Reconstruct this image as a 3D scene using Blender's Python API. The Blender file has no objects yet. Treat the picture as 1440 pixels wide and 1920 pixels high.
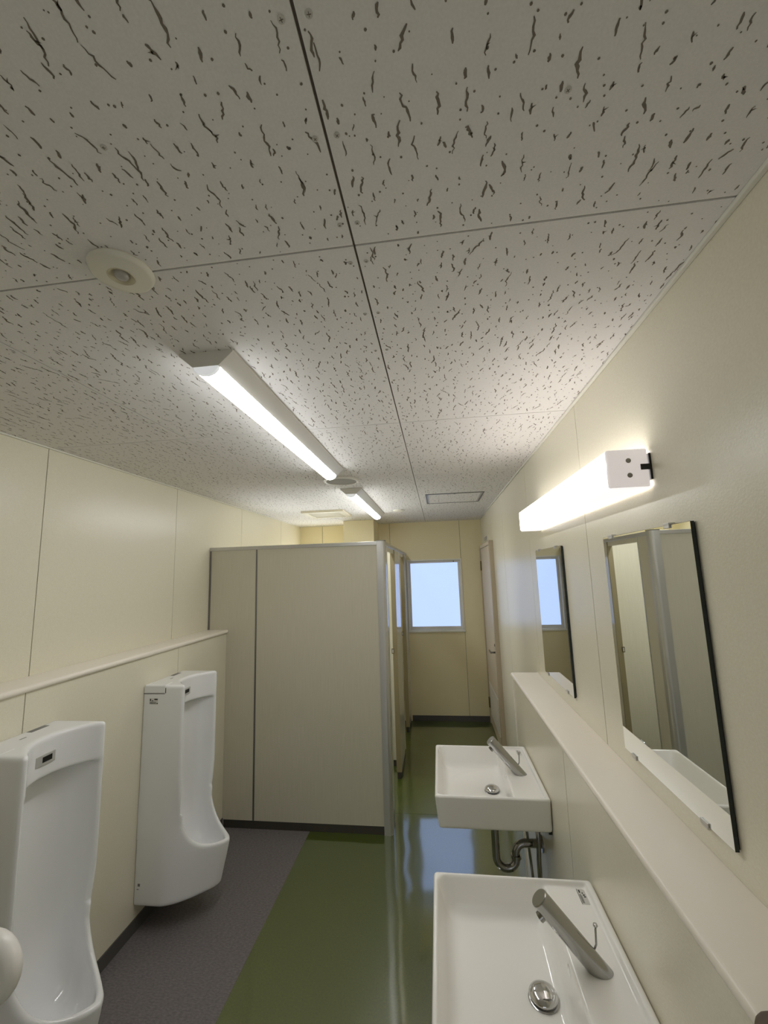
import bpy, bmesh, math, random
import numpy as np
from mathutils import Vector, Matrix

# ------------------------------------------------------------------ camera
scene = bpy.context.scene
COL = scene.collection
F_PX, YAW, PITCH, ROLL = 776.95, 0.12392, 0.14415, -0.03050
CAM_Z = 1.6605

cam_data = bpy.data.cameras.new('camera')
cam_data.sensor_fit = 'VERTICAL'
cam_data.sensor_height = 36.0
cam_data.sensor_width = 27.0
cam_data.lens = F_PX / 1920 * 36.0
cam_data.clip_start = 0.02
cam = bpy.data.objects.new('camera', cam_data)
COL.objects.link(cam)
_f = Vector((-math.sin(YAW) * math.cos(PITCH), math.cos(YAW) * math.cos(PITCH), math.sin(PITCH)))
_r = Vector((math.cos(YAW), math.sin(YAW), 0))
_u = _r.cross(_f)
_r2 = math.cos(ROLL) * _r + math.sin(ROLL) * _u
_u2 = -math.sin(ROLL) * _r + math.cos(ROLL) * _u
cam.matrix_world = Matrix(((_r2.x, _u2.x, -_f.x, 0), (_r2.y, _u2.y, -_f.y, 0), (_r2.z, _u2.z, -_f.z, CAM_Z), (0, 0, 0, 1)))
scene.camera = cam

# ------------------------------------------------------------------ world, light levels, exposure
world = bpy.data.worlds.new('world')
scene.world = world
world.use_nodes = True
world.node_tree.nodes['Background'].inputs[0].default_value = (0.92, 0.96, 1.0, 1)
E_CEIL = 27.0      # radiance of the ceiling light diffusers
E_WALL = 4.2      # radiance of the wall lamp cover
E_WIN = 1.3       # radiance of the frosted window pane in view
E_WIN2 = 8.5      # radiance of the brighter window inside the far cubicle
E_DOOR_FILL = 0.8   # fill daylight through a doorway added behind the camera
world.node_tree.nodes['Background'].inputs[1].default_value = E_DOOR_FILL
vs = scene.view_settings
vs.view_transform = 'Standard'
vs.look = 'None'
vs.exposure = -0.05
vs.gamma = 1.0
vs.use_curve_mapping = False
scene.cycles.use_denoising = True
scene.cycles.max_bounces = 12
scene.cycles.diffuse_bounces = 8
scene.cycles.glossy_bounces = 6

# ------------------------------------------------------------------ dimensions (metres)
CZ = 2.2439                    # ceiling
RX, LX = 0.5172, -1.6617       # main side walls
FR, FL = 0.381, -1.519         # furred lower walls
BY, NY = 4.937, -1.0           # back wall, wall behind the camera
PY = 2.8825                    # face of the cubicle side partition
LEDGE_L, LEDGE_R = 1.2877, 1.0877
R = random.Random(7)

# ------------------------------------------------------------------ materials
def srgb(r, g, b):
    def c(v):
        v /= 255.0
        return v / 12.92 if v <= 0.04045 else ((v + 0.055) / 1.055) ** 2.4
    return (c(r), c(g), c(b), 1)

def mat(name, col, rough=0.5, metal=0.0, spec=0.5, coat=0.0, noise=None, bump=None, emit=None):
    m = bpy.data.materials.new(name)
    m.use_nodes = True
    nt = m.node_tree
    b = nt.nodes['Principled BSDF']
    b.inputs['Base Color'].default_value = col
    b.inputs['Roughness'].default_value = rough
    b.inputs['Metallic'].default_value = metal
    b.inputs['Specular IOR Level'].default_value = spec
    if coat > 1:
        b.inputs['Coat IOR'].default_value = coat
        coat = 1.0
    if coat:
        b.inputs['Coat Weight'].default_value = coat
        b.inputs['Coat Roughness'].default_value = 0.085
    if emit:
        b.inputs['Emission Color'].default_value = emit[0]
        b.inputs['Emission Strength'].default_value = emit[1]
    if noise or bump:
        tc = nt.nodes.new('ShaderNodeTexCoord')
    def tex(scale, detail):
        mp = nt.nodes.new('ShaderNodeMapping')
        if isinstance(scale, tuple):
            mp.inputs['Scale'].default_value = scale
        else:
            mp.inputs['Scale'].default_value = (scale, scale, scale)
        n = nt.nodes.new('ShaderNodeTexNoise')
        n.inputs['Scale'].default_value = 1.0
        n.inputs['Detail'].default_value = detail
        nt.links.new(tc.outputs['Object'], mp.inputs['Vector'])
        nt.links.new(mp.outputs['Vector'], n.inputs['Vector'])
        return n
    if noise:                                   # (scale, second colour, contrast)
        n = tex(noise[0], 3)
        ramp = nt.nodes.new('ShaderNodeValToRGB')
        w = noise[2]
        ramp.color_ramp.elements[0].position = 0.5 - w
        ramp.color_ramp.elements[1].position = 0.5 + w
        ramp.color_ramp.elements[0].color = noise[1]
        ramp.color_ramp.elements[1].color = col
        nt.links.new(n.outputs['Fac'], ramp.inputs['Fac'])
        nt.links.new(ramp.outputs['Color'], b.inputs['Base Color'])
    if bump:                                    # (scale, strength, distance)
        n = tex(bump[0], bump[3] if len(bump) > 3 else 2)
        bn = nt.nodes.new('ShaderNodeBump')
        bn.inputs['Strength'].default_value = bump[1]
        bn.inputs['Distance'].default_value = bump[2]
        nt.links.new(n.outputs['Fac'], bn.inputs['Height'])
        nt.links.new(bn.outputs['Normal'], b.inputs['Normal'])
        if coat:
            nt.links.new(bn.outputs['Normal'], b.inputs['Coat Normal'])
    return m

M = {}
M['wall'] = mat('cream_wall_panel', srgb(226, 221, 201), 0.27, spec=0.55, noise=(220, srgb(221, 215, 194), 0.18), bump=(260, 0.12, 0.002))
M['wall_back'] = mat('cream_wall_panel_lifted', srgb(236, 226, 190), 0.42, spec=0.4, noise=(220, srgb(231, 220, 183), 0.18), bump=(260, 0.12, 0.002))  # same cream paint, made lighter and yellower to stand in for light
M['joint'] = mat('panel_joint', srgb(120, 110, 84), 0.8)
M['ledge'] = mat('beige_sill_board', srgb(238, 230, 217), 0.3, spec=0.5)
M['tile'] = mat('ceiling_board', srgb(234, 231, 228), 0.85, spec=0.2, noise=(300, srgb(228, 225, 221), 0.2))
M['tile_joint'] = mat('ceiling_joint', srgb(104, 94, 84), 0.9)
M['fissure'] = mat('ceiling_fissure', srgb(128, 119, 108), 0.95, spec=0.1)
M['screw'] = mat('painted_screw', srgb(200, 196, 188), 0.5)
M['cornice'] = mat('white_cornice', srgb(222, 220, 208), 0.5)
M['green'] = mat('green_vinyl', srgb(78, 93, 20), 0.3, spec=0.4, coat=2.5, noise=(130, srgb(66, 79, 20), 0.22), bump=(6, 0.10, 0.02, 0))
M['grey_floor'] = mat('grey_vinyl', srgb(128, 122, 122), 0.42, spec=0.35, noise=((70, 170, 60), srgb(102, 97, 98), 0.2))
M['base'] = mat('grey_baseboard', srgb(84, 81, 78), 0.5)
M['kick'] = mat('dark_kick_plate', srgb(66, 62, 54), 0.45)
M['panel'] = mat('linen_grey_laminate', srgb(206, 201, 182), 0.3, spec=0.5, noise=((320, 320, 6), srgb(196, 191, 171), 0.25))
M['panel_front'] = mat('glossy_laminate', srgb(214, 209, 192), 0.12, spec=0.7, noise=((320, 320, 6), srgb(206, 201, 183), 0.25))
M['alu'] = mat('brushed_aluminium', srgb(200, 198, 193), 0.38, metal=0.7)
M['alu_dark'] = mat('grey_anodised_strip', srgb(128, 126, 124), 0.35, metal=0.7)
M['ceramic'] = mat('white_ceramic', srgb(234, 234, 234), 0.07, spec=0.55)
M['ceramic_sink'] = mat('white_ceramic_basin', srgb(241, 239, 234), 0.06, spec=0.55)
M['chrome'] = mat('chrome', srgb(205, 204, 203), 0.07, metal=1.0)
M['chrome_brushed'] = mat('satin_chrome', srgb(175, 174, 172), 0.2, metal=1.0)
M['chrome_dark'] = mat('polished_pipe', srgb(150, 148, 144), 0.1, metal=1.0)
M['silver'] = mat('silver_plastic', srgb(196, 195, 192), 0.3, metal=0.3)
M['black'] = mat('black_plastic', srgb(16, 15, 15), 0.3)
M['ink'] = mat('label_ink', srgb(48, 46, 44), 0.7)
M['ink_soft'] = mat('label_print_grey', srgb(120, 118, 114), 0.7)
M['paper'] = mat('label_paper', srgb(206, 204, 198), 0.5)
M['white_metal'] = mat('white_painted_steel', srgb(222, 219, 211), 0.35)
M['white_plastic'] = mat('white_plastic', srgb(228, 224, 210), 0.4)
M['beige_plastic'] = mat('beige_plastic', srgb(206, 197, 170), 0.45)
M['grille'] = mat('grey_grille', srgb(158, 155, 146), 0.6)
M['lens'] = mat('light_diffuser', (0.9, 0.92, 0.95, 1), 0.3, emit=((0.97, 0.99, 1.0, 1), E_CEIL))
M['lens_end'] = mat('translucent_light_end', (0.85, 0.86, 0.88, 1), 0.3, emit=((0.95, 0.98, 1.0, 1), 0.45))
M['lamp_cover'] = mat('milky_acrylic', (0.8, 0.77, 0.76, 1), 0.15, emit=((1.0, 0.955, 0.94, 1), E_WALL))
M['lamp_under'] = mat('milky_acrylic_underside', (0.8, 0.77, 0.76, 1), 0.15, emit=((1.0, 0.955, 0.94, 1), 0.85))
M['lamp_end'] = mat('milky_acrylic_end', (0.8, 0.75, 0.73, 1), 0.15, emit=((1.0, 0.92, 0.90, 1), 0.42))
M['pane'] = mat('frosted_daylight_glass', (0.06, 0.07, 0.09, 1), 0.35, emit=((0.44, 0.58, 0.97, 1), E_WIN))
M['pane2'] = mat('bright_daylight_glass', (0.35, 0.4, 0.5, 1), 0.35, emit=((0.93, 0.97, 1.0, 1), E_WIN2))
M['pane_fill'] = mat('added_fill_glass', (0.35, 0.4, 0.5, 1), 0.35, emit=((0.93, 0.97, 1.0, 1), E_WIN2 * 0.75))  # glow of the window added in the near cubicle
M['edge'] = mat('shaded_panel_edge', srgb(150, 138, 106), 0.5)  # camera-facing panel ends: shade painted into the colour
M['win_frame'] = mat('white_window_frame', srgb(226, 224, 214), 0.35)
M['mirror'] = mat('mirror_silver', (0.86, 0.88, 0.86, 1), 0.0, metal=1.0)
M['mirror_edge'] = mat('dark_green_glass_edge', srgb(14, 26, 22), 0.15)
M['door'] = mat('beige_door_leaf', srgb(222, 208, 188), 0.36, spec=0.5)
M['door_frame'] = mat('beige_door_frame', srgb(188, 174, 150), 0.45)
M['hinge'] = mat('bronze_hinge', srgb(112, 98, 66), 0.4, metal=0.6)
M['brown'] = mat('dark_brown_plastic', srgb(84, 68, 50), 0.6)
M['rail'] = mat('white_vinyl_rail', srgb(232, 228, 222), 0.35)
M['pir'] = mat('sensor_lens', srgb(176, 172, 166), 0.15)
M['caulk'] = mat('dark_gap', srgb(52, 46, 38), 0.9)

# ------------------------------------------------------------------ object helpers
ORG = {}
def register(o, parent=None, label=None, cat=None, group=None, kind=None):
    COL.objects.link(o)
    if parent is not None:
        o.parent = parent
        ORG[o.name] = ORG[parent.name]
    if label: o['label'] = label
    if cat: o['category'] = cat
    if group: o['group'] = group
    if kind: o['kind'] = kind
    return o

def thing(name, loc, label, cat, group=None, kind=None):
    o = bpy.data.objects.new(name, None)
    o.location = loc
    o.empty_display_size = 0.05
    register(o, None, label, cat, group, kind)
    ORG[o.name] = Vector(loc)
    return o

def link_mesh(name, me, m, parent=None, **kw):
    me.materials.append(m)
    o = bpy.data.objects.new(name, me)
    if parent is None:
        ORG[o.name] = Vector((0, 0, 0))
    register(o, parent, **kw)
    if parent is None:
        ORG[o.name] = Vector((0, 0, 0))
    return o

def part(name, bm, m, parent=None, smooth=False, **kw):
    """bm holds world coordinates; shifted into the parent's frame"""
    if parent is not None:
        off = ORG[parent.name]
        bmesh.ops.translate(bm, verts=bm.verts, vec=-off)
    bmesh.ops.recalc_face_normals(bm, faces=bm.faces)
    me = bpy.data.meshes.new(name)
    bm.to_mesh(me)
    bm.free()
    if smooth:
        try:
            me.shade_smooth() if hasattr(me, 'shade_smooth') else None
        except Exception:
            pass
        for p in me.polygons:
            p.use_smooth = True
        if smooth != 'all':
            try:
                me.set_sharp_from_angle(angle=math.radians(40))
            except Exception:
                pass
    return link_mesh(name, me, m, parent, **kw)

def box(x0, x1, y0, y1, z0, z1, bev=0.0, bm=None, seg=2):
    own = bmesh.new()
    vs_ = [own.verts.new((x, y, z)) for x in (x0, x1) for y in (y0, y1) for z in (z0, z1)]
    for f in ((0, 1, 3, 2), (4, 6, 7, 5), (0, 4, 5, 1), (2, 3, 7, 6), (0, 2, 6, 4), (1, 5, 7, 3)):
        own.faces.new([vs_[i] for i in f])
    if bev:
        bmesh.ops.bevel(own, geom=own.edges[:], offset=bev, segments=seg, profile=0.5, affect='EDGES')
    if bm is None:
        return own
    merge(bm, own)
    return bm

def merge(bm, other):
    me = bpy.data.meshes.new('tmp')
    other.to_mesh(me)
    other.free()
    bm.from_mesh(me)
    bpy.data.meshes.remove(me)
    return bm

def tube(pts, r, n=14, bm=None, caps=True):
    bm = bm or bmesh.new()
    pts = [Vector(p) for p in pts]
    rr = r if isinstance(r, (list, tuple)) else [r] * len(pts)
    rings = []
    t0 = (pts[1] - pts[0]).normalized()
    a = Vector((0, 0, 1)) if abs(t0.z) < 0.9 else Vector((0, 1, 0))
    nrm = (a - t0 * a.dot(t0)).normalized()
    for i, p in enumerate(pts):
        t = (pts[min(i + 1, len(pts) - 1)] - pts[max(i - 1, 0)])
        if t.length < 1e-9: t = t0.copy()
        t.normalize()
        nrm = (nrm - t * nrm.dot(t)).normalized()
        bn = t.cross(nrm)
        rings.append([bm.verts.new(p + rr[i] * (math.cos(k * 2 * math.pi / n) * nrm + math.sin(k * 2 * math.pi / n) * bn)) for k in range(n)])
    for a_, b_ in zip(rings, rings[1:]):
        for k in range(n):
            bm.faces.new((a_[k], a_[(k + 1) % n], b_[(k + 1) % n], b_[k]))
    if caps:
        bm.faces.new(rings[0][::-1])
        bm.faces.new(rings[-1])
    return bm

def arc(c, r, a0, a1, n, plane='xz'):
    out = []
    for i in range(n + 1):
        a = math.radians(a0 + (a1 - a0) * i / n)
        p, q = r * math.cos(a), r * math.sin(a)
        out.append(Vector(c) + (Vector((p, 0, q)) if plane == 'xz' else Vector((p, q, 0))))
    return out

def lathe(profile, center, n=32, bm=None, axis='z'):
    """profile [(r, h)] revolved about z through centre"""
    bm = bm or bmesh.new()
    c = Vector(center)
    rings = []
    for r, h in profile:
        if r < 1e-6:
            rings.append([bm.verts.new(c + Vector((0, 0, h)))])
        else:
            rings.append([bm.verts.new(c + Vector((r * math.cos(k * 2 * math.pi / n), r * math.sin(k * 2 * math.pi / n), h))) for k in range(n)])
    for a, b in zip(rings, rings[1:]):
        for k in range(n):
            if len(a) == 1 and len(b) == 1: continue
            if len(a) == 1: bm.faces.new((a[0], b[k], b[(k + 1) % n]))
            elif len(b) == 1: bm.faces.new((a[k], b[0], a[(k + 1) % n]))
            else: bm.faces.new((a[k], b[k], b[(k + 1) % n], a[(k + 1) % n]))
    return bm

def prism(poly, axis, a0, a1, bm=None):
    """closed 2-D polygon extruded along axis 'y' (poly in x,z) or 'x' (poly in y,z)"""
    bm = bm or bmesh.new()
    def P(p, a):
        return (p[0], a, p[1]) if axis == 'y' else ((a, p[0], p[1]) if axis == 'x' else (p[0], p[1], a))
    A = [bm.verts.new(P(p, a0)) for p in poly]
    B = [bm.verts.new(P(p, a1)) for p in poly]
    n = len(poly)
    for i in range(n):
        bm.faces.new((A[i], A[(i + 1) % n], B[(i + 1) % n], B[i]))
    bm.faces.new(A[::-1])
    bm.faces.new(B)
    return bm

def copy_tree(root, name, loc, **props):
    def cp(o, par):
        c = o.copy()
        COL.objects.link(c)
        c.parent = par
        ORG[c.name] = Vector(loc)
        for ch in o.children:
            cp(ch, c)
        return c
    c = cp(root, None)
    c.location = loc
    for k, v in props.items():
        c[k] = v
    return c

# signed-distance modelling for the ceramics
def smin(a, b, k):
    h = np.maximum(k - np.abs(a - b), 0) / k
    return np.minimum(a, b) - h * h * k * 0.25
def smax(a, b, k):
    return -smin(-a, -b, k)

def surface_nets(Fv, origin, h):
    nx, ny, nz = Fv.shape
    ins = Fv < 0
    acc = np.zeros((nx - 1, ny - 1, nz - 1, 3), np.float32)
    cnt = np.zeros((nx - 1, ny - 1, nz - 1), np.float32)
    cx = {0: slice(0, -1), 1: slice(1, None)}
    corners = [(i, j, k) for i in (0, 1) for j in (0, 1) for k in (0, 1)]
    for a in corners:
        for ax in range(3):
            if a[ax] == 1: continue
            b = list(a); b[ax] = 1
            fa = Fv[cx[a[0]], cx[a[1]], cx[a[2]]]
            fb = Fv[cx[b[0]], cx[b[1]], cx[b[2]]]
            ch = (fa < 0) != (fb < 0)
            t = np.where(ch, fa / np.where(ch, fa - fb, 1), 0)
            for d in range(3):
                acc[..., d] += np.where(ch, a[d] + (t if d == ax else 0), 0)
            cnt += ch
    act = cnt > 0
    idx = -np.ones(act.shape, np.int64)
    idx[act] = np.arange(act.sum())
    ijk = np.argwhere(act)
    V = (ijk + acc[act] / cnt[act][:, None]) * h + np.array(origin)
    faces = []
    # x edges
    for ax in range(3):
        A = np.take(ins, range(0, ins.shape[ax] - 1), ax)
        B = np.take(ins, range(1, ins.shape[ax]), ax)
        e = np.argwhere(A != B)
        o1, o2 = [(1, 2), (2, 0), (0, 1)][ax]
        e = e[(e[:, o1] > 0) & (e[:, o2] > 0) & (e[:, o1] < Fv.shape[o1] - 1) & (e[:, o2] < Fv.shape[o2] - 1)]
        q = []
        for d1, d2 in ((-1, -1), (0, -1), (0, 0), (-1, 0)):
            c = e.copy(); c[:, o1] += d1; c[:, o2] += d2
            q.append(idx[c[:, 0], c[:, 1], c[:, 2]])
        q = np.stack(q, 1)
        flip = ~A[e[:, 0], e[:, 1], e[:, 2]]
        q[flip] = q[flip][:, ::-1]
        faces.append(q)
    Fc = np.concatenate(faces)
    # light smoothing
    for it in range(2):
        s = np.zeros_like(V); c = np.zeros(len(V))
        for a_, b_ in ((0, 1), (1, 2), (2, 3), (3, 0)):
            np.add.at(s, Fc[:, a_], V[Fc[:, b_]]); np.add.at(c, Fc[:, a_], 1)
            np.add.at(s, Fc[:, b_], V[Fc[:, a_]]); np.add.at(c, Fc[:, b_], 1)
        V = 0.5 * V + 0.5 * s / np.maximum(c, 1)[:, None]
    return V, Fc

def sdf_part(name, Fv, origin, h, m, parent, **kw):
    V, Fc = surface_nets(Fv, origin, h)
    me = bpy.data.meshes.new(name)
    me.vertices.add(len(V)); me.vertices.foreach_set('co', V.astype(np.float32).ravel())
    n = len(Fc)
    me.loops.add(n * 4); me.loops.foreach_set('vertex_index', Fc.astype(np.int32).ravel())
    me.polygons.add(n)
    me.polygons.foreach_set('loop_start', np.arange(0, n * 4, 4, dtype=np.int32))
    me.polygons.foreach_set('use_smooth', np.ones(n, bool))
    me.update(calc_edges=True)
    me.validate()
    return link_mesh(name, me, m, parent, **kw)

def grid(x0, x1, y0, y1, z0, z1, h):
    xs = np.arange(x0, x1 + h, h, dtype=np.float32)
    ys = np.arange(y0, y1 + h, h, dtype=np.float32)
    zs = np.arange(z0, z1 + h, h, dtype=np.float32)
    return np.meshgrid(xs, ys, zs, indexing='ij', sparse=True)

# ================================================================== STRUCTURE
def structure(name, bm, m, label, cat, **kw):
    return part(name, bm, m, None, label=label, cat=cat, kind='structure', **kw)

GAP = 0.0035
def edges_between(lo, hi, seams):
    e = [lo] + [s for s in sorted(seams) if lo + 0.02 < s < hi - 0.02] + [hi]
    return list(zip(e, e[1:]))

# ---- floor
floor = structure('floor', box(LX - 0.05, RX + 0.05, NY, BY + 0.05, -0.06, -0.004), M['joint'], 'glossy vinyl floor of the washroom, green with a grey strip under the urinals', 'floor')
XG = -0.912
part('green_vinyl_sheet', box(XG, RX, NY, 3.132, -0.006, 0.0), M['green'], floor, label='olive green glossy vinyl sheet')
part('green_vinyl_sheet', box(XG, RX, 3.1345, BY, -0.006, 0.0), M['green'], floor, label='olive green glossy vinyl sheet beside the cubicles')
part('grey_vinyl_sheet', box(LX, XG - 0.0005, NY, BY, -0.006, 0.0), M['grey_floor'], floor, label='dark grey speckled vinyl sheet')

# ---- walls made of panels
def wall(name, axis, plane, inward, lo, hi, z0, z1, seams, m, label, thick=0.06, holes=None):
    """panels 8 mm thick with recessed joints in front of a slab; returns the slab"""
    s = -inward
    def B(a0, a1, p0, p1, q0, q1, bev=0):
        p0, p1 = min(p0, p1), max(p0, p1)
        return box(p0, p1, a0, a1, q0, q1, bev) if axis == 'x' else box(a0, a1, p0, p1, q0, q1, bev)
    hl = holes or []
    slab = bmesh.new()
    def cells(a0, a1):
        """split a span around the holes -> (a0,a1,z0,z1)"""
        out = [(a0, a1, z0, z1)]
        for h0, h1, hz0, hz1 in hl:
            nxt = []
            for c0, c1, d0, d1 in out:
                if c1 <= h0 or c0 >= h1 or d1 <= hz0 or d0 >= hz1:
                    nxt.append((c0, c1, d0, d1)); continue
                if c0 < h0: nxt.append((c0, h0, d0, d1))
                if c1 > h1: nxt.append((h1, c1, d0, d1))
                m0, m1 = max(c0, h0), min(c1, h1)
                if d0 < hz0: nxt.append((m0, m1, d0, hz0))
                if d1 > hz1: nxt.append((m0, m1, hz1, d1))
            out = nxt
        return out
    for c in cells(lo, hi):
        merge(slab, B(c[0], c[1], plane + s * 0.004, plane + s * thick, c[2], c[3]))
    root = structure(name, slab, M['joint'], label, 'wall')
    for a0, a1 in edges_between(lo, hi, seams):
        bm = bmesh.new()
        for c in cells(a0 + (GAP / 2 if a0 > lo else 0), a1 - (GAP / 2 if a1 < hi else 0)):
            merge(bm, B(c[0], c[1], plane, plane + s * 0.0035, c[2], c[3]))
        part('wall_panel', bm, m, root)
    return root

wall('wall_left', 'x', LX, 1, NY, BY, LEDGE_L - 0.03, CZ, [-0.265, 0.645, 1.555, 2.467, 3.375, 4.286], M['wall'], 'cream panelled upper wall behind the urinals', holes=[(3.06, 3.70, 0.975, 1.793)])
wall('wall_left_lower', 'x', FL, 1, NY, PY - 0.001, 0.0, LEDGE_L - 0.024, [-0.405, 0.505, 1.415, 2.327], M['wall'], 'cream furred-out lower wall that the urinals hang on', thick=0.142)
wall('wall_left_cubicle', 'x', LX, 1, PY + 0.03, BY, 0.0, LEDGE_L - 0.03, [3.375, 4.286], M['wall'], 'cream wall inside the toilet cubicles', holes=[(3.06, 3.70, 0.975, 1.793)])
wall('wall_right', 'x', RX, -1, NY, BY, 0.0, CZ, [-0.315, 0.60, 1.512, 2.41, 3.33, 3.955], M['wall'], 'cream panelled right wall carrying the mirrors, lamp and door', holes=[(3.94, 4.93, 0.0, 1.915)])
wall('wall_right_lower', 'x', FR, -1, NY, 2.44, 0.0, LEDGE_R - 0.022, [-0.29, 0.62, 1.533], M['wall'], 'cream furred-out lower wall that the wash basins hang on', thick=0.135)
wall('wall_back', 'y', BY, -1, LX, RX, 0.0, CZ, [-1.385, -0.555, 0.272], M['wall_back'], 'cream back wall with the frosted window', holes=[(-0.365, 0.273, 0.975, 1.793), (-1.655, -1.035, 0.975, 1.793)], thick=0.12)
wall('wall_front', 'y', NY, 1, LX, RX, 0.0, CZ, [-0.75], M['wall'], 'cream wall behind the camera with an open doorway added for fill light', holes=[(-0.5, 0.35, 0.0, 2.0)])  # unseen doorway opening, added to let fill light in
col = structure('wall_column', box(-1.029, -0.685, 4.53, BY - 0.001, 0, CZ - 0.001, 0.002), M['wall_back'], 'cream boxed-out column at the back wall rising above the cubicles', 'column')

# end return of the right furred wall
structure('trim_1', box(FR - 0.004, FR + 0.012, 2.4385, 2.446, 0.0, LEDGE_R - 0.024, 0.002), M['ledge'], 'narrow beige corner strip ending the low wall by the far basin', 'trim')
# ---- ledges
def ledge(name, x_back, x_front, y0, y1, z1, th, label):
    s = 1 if x_front > x_back else -1
    r = th * 0.45
    poly = [(x_back, z1 - th), (x_back, z1), (x_front - s * r, z1)]
    for i in range(1, 7):
        a = math.pi / 2 - i * math.pi / 7
        poly.append((x_front - s * r + s * r * math.cos(a), z1 - th / 2 + (th / 2) * math.sin(a)))
    poly.append((x_front - s * r, z1 - th))
    return structure(name, prism(poly, 'y', y0, y1), M['ledge'], label, 'ledge', smooth=True)
ledge('trim_2', LX + 0.0005, FL + 0.014, NY, PY - 0.002, LEDGE_L, 0.024, 'long beige sill board capping the low wall above the urinals')
ledge('trim_3', RX - 0.0005, FR - 0.008, 0.655, 2.479, LEDGE_R, 0.022, 'long pale sill board below the mirrors above the basins')

# ---- baseboards
def bboard(name, a, label):
    structure(name, box(*a, 0.0015), M['base'], label, 'baseboard')
bboard('baseboard_left', (FL, FL + 0.006, NY, PY - 0.001, 0, 0.06), 'dark grey vinyl baseboard under the urinals')
bboard('baseboard_back', (-0.36, RX - 0.021, BY - 0.007, BY, 0, 0.06), 'dark grey vinyl baseboard under the window')
bboard('baseboard_right', (FR - 0.006, FR, NY, 2.44, 0, 0.06), 'dark grey vinyl baseboard under the wash basins')
bboard('baseboard_right_far', (RX - 0.006, RX, 2.45, 3.925, 0, 0.06), 'dark grey vinyl baseboard between the low wall and the door')

# ---- ceiling with 910 mm boards
ceil = structure('ceiling', box(LX - 0.05, RX + 0.05, NY, BY + 0.05, CZ + 0.004, CZ + 0.06), M['tile_joint'], 'white fissured board ceiling with square joints', 'ceiling')
TX = [LX, -1.0304, -0.1216, RX]
TY = [NY, -0.2505, 0.6595, 1.5695, 2.4795, 3.3895, 4.2995, BY]
G2 = 0.0042
HOLES = [(-0.574, 0.945, 2.23, 0.08), (-0.574, 2.775, 4.06, 0.08)]
def fissures(x0, x1, y0, y1):
    V, Fc = [], []
    cell = 0.0305
    nx, ny = int((x1 - x0) / cell), int((y1 - y0) / cell)
    if nx < 1 or ny < 1: return V, Fc
    cx, cy = (x1 - x0) / nx, (y1 - y0) / ny
    z = CZ - 0.0004
    for i in range(nx):
        for j in range(ny):
            bx, by = x0 + (i + 0.5 + R.uniform(-0.42, 0.42)) * cx, y0 + (j + 0.5 + R.uniform(-0.45, 0.45)) * cy
            if R.random() < 0.93:
                L = min(0.045, max(0.006, R.lognormvariate(math.log(0.0155), 0.6)))
                n = 3 + int(L / 0.006)
                th = R.gauss(0, 0.2)
                pts, x, y = [], bx, by - L / 2
                wmax = R.uniform(0.0010, 0.0021)
                for k in range(n + 1):
                    pts.append((x, y))
                    th2 = th + R.gauss(0, 0.4)
                    x += math.sin(th2) * L / n
                    y += math.cos(th2) * L / n
                b = len(V)
                ok = all(x0 + 0.004 < p[0] < x1 - 0.004 and y0 + 0.004 < p[1] < y1 - 0.004 for p in pts)
                if ok:
                    for k, (px, py) in enumerate(pts):
                        q0, q1 = pts[max(k - 1, 0)], pts[min(k + 1, n)]
                        dx, dy = q1[0] - q0[0], q1[1] - q0[1]
                        l = math.hypot(dx, dy) + 1e-9
                        w = wmax * (0.3 + 0.7 * math.sin(math.pi * (k + 0.35) / (n + 0.7))) * R.uniform(0.65, 1.3)
                        V.append((px - dy / l * w, py + dx / l * w, z)); V.append((px + dy / l * w, py - dx / l * w, z))
                    for k in range(n):
                        a = b + 2 * k
                        Fc.append((a, a + 2, a + 3, a + 1))
                    if R.random() < 0.16 and n >= 3:       # a short fork
                        px, py = pts[n // 2]
                        sx = R.choice((-1, 1)) * R.uniform(0.003, 0.007)
                        b = len(V)
                        V += [(px, py - 0.0014, z), (px, py + 0.0014, z), (px + sx, py + R.uniform(-0.005, 0.005), z)]
                        Fc.append((b, b + 1, b + 2))
            for _ in range(1 if R.random() < 0.85 else 0):
                px, py = x0 + (i + R.random()) * cx, y0 + (j + R.random()) * cy
                if not (x0 + 0.004 < px < x1 - 0.004 and y0 + 0.004 < py < y1 - 0.004): continue
                r = R.uniform(0.0009, 0.0019)
                b = len(V)
                V += [(px + r * math.cos(t * math.pi / 3), py + r * R.uniform(0.8, 1.3) * math.sin(t * math.pi / 3), z) for t in range(6)]
                Fc.append(tuple(range(b, b + 6)))
    return V, Fc

screw_me = None
def screw(x, y, parent):
    global screw_me
    if screw_me is None:
        bm = lathe([(0.0, -0.0012), (0.0035, -0.0012), (0.0045, -0.0004), (0.0045, 0.001)], (0, 0, 0), 10)
        screw_me = bpy.data.meshes.new('screw'); bm.to_mesh(screw_me); bm.free(); screw_me.materials.append(M['screw'])
        bm = bmesh.new()
        box(-0.0024, 0.0024, -0.0004, 0.0004, -0.0014, -0.001, 0, bm)
        box(-0.0004, 0.0004, -0.0024, 0.0024, -0.0014, -0.001, 0, bm)
        me2 = bpy.data.meshes.new('cross_slot'); bm.to_mesh(me2); bm.free(); me2.materials.append(M['fissure'])
        screw.slot = me2
    o = bpy.data.objects.new('screw', screw_me); o.location = (x, y, CZ)
    register(o, parent)
    s = bpy.data.objects.new('cross_slot', screw.slot); s.rotation_euler.z = R.uniform(0, 1.5)
    register(s, o)

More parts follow.
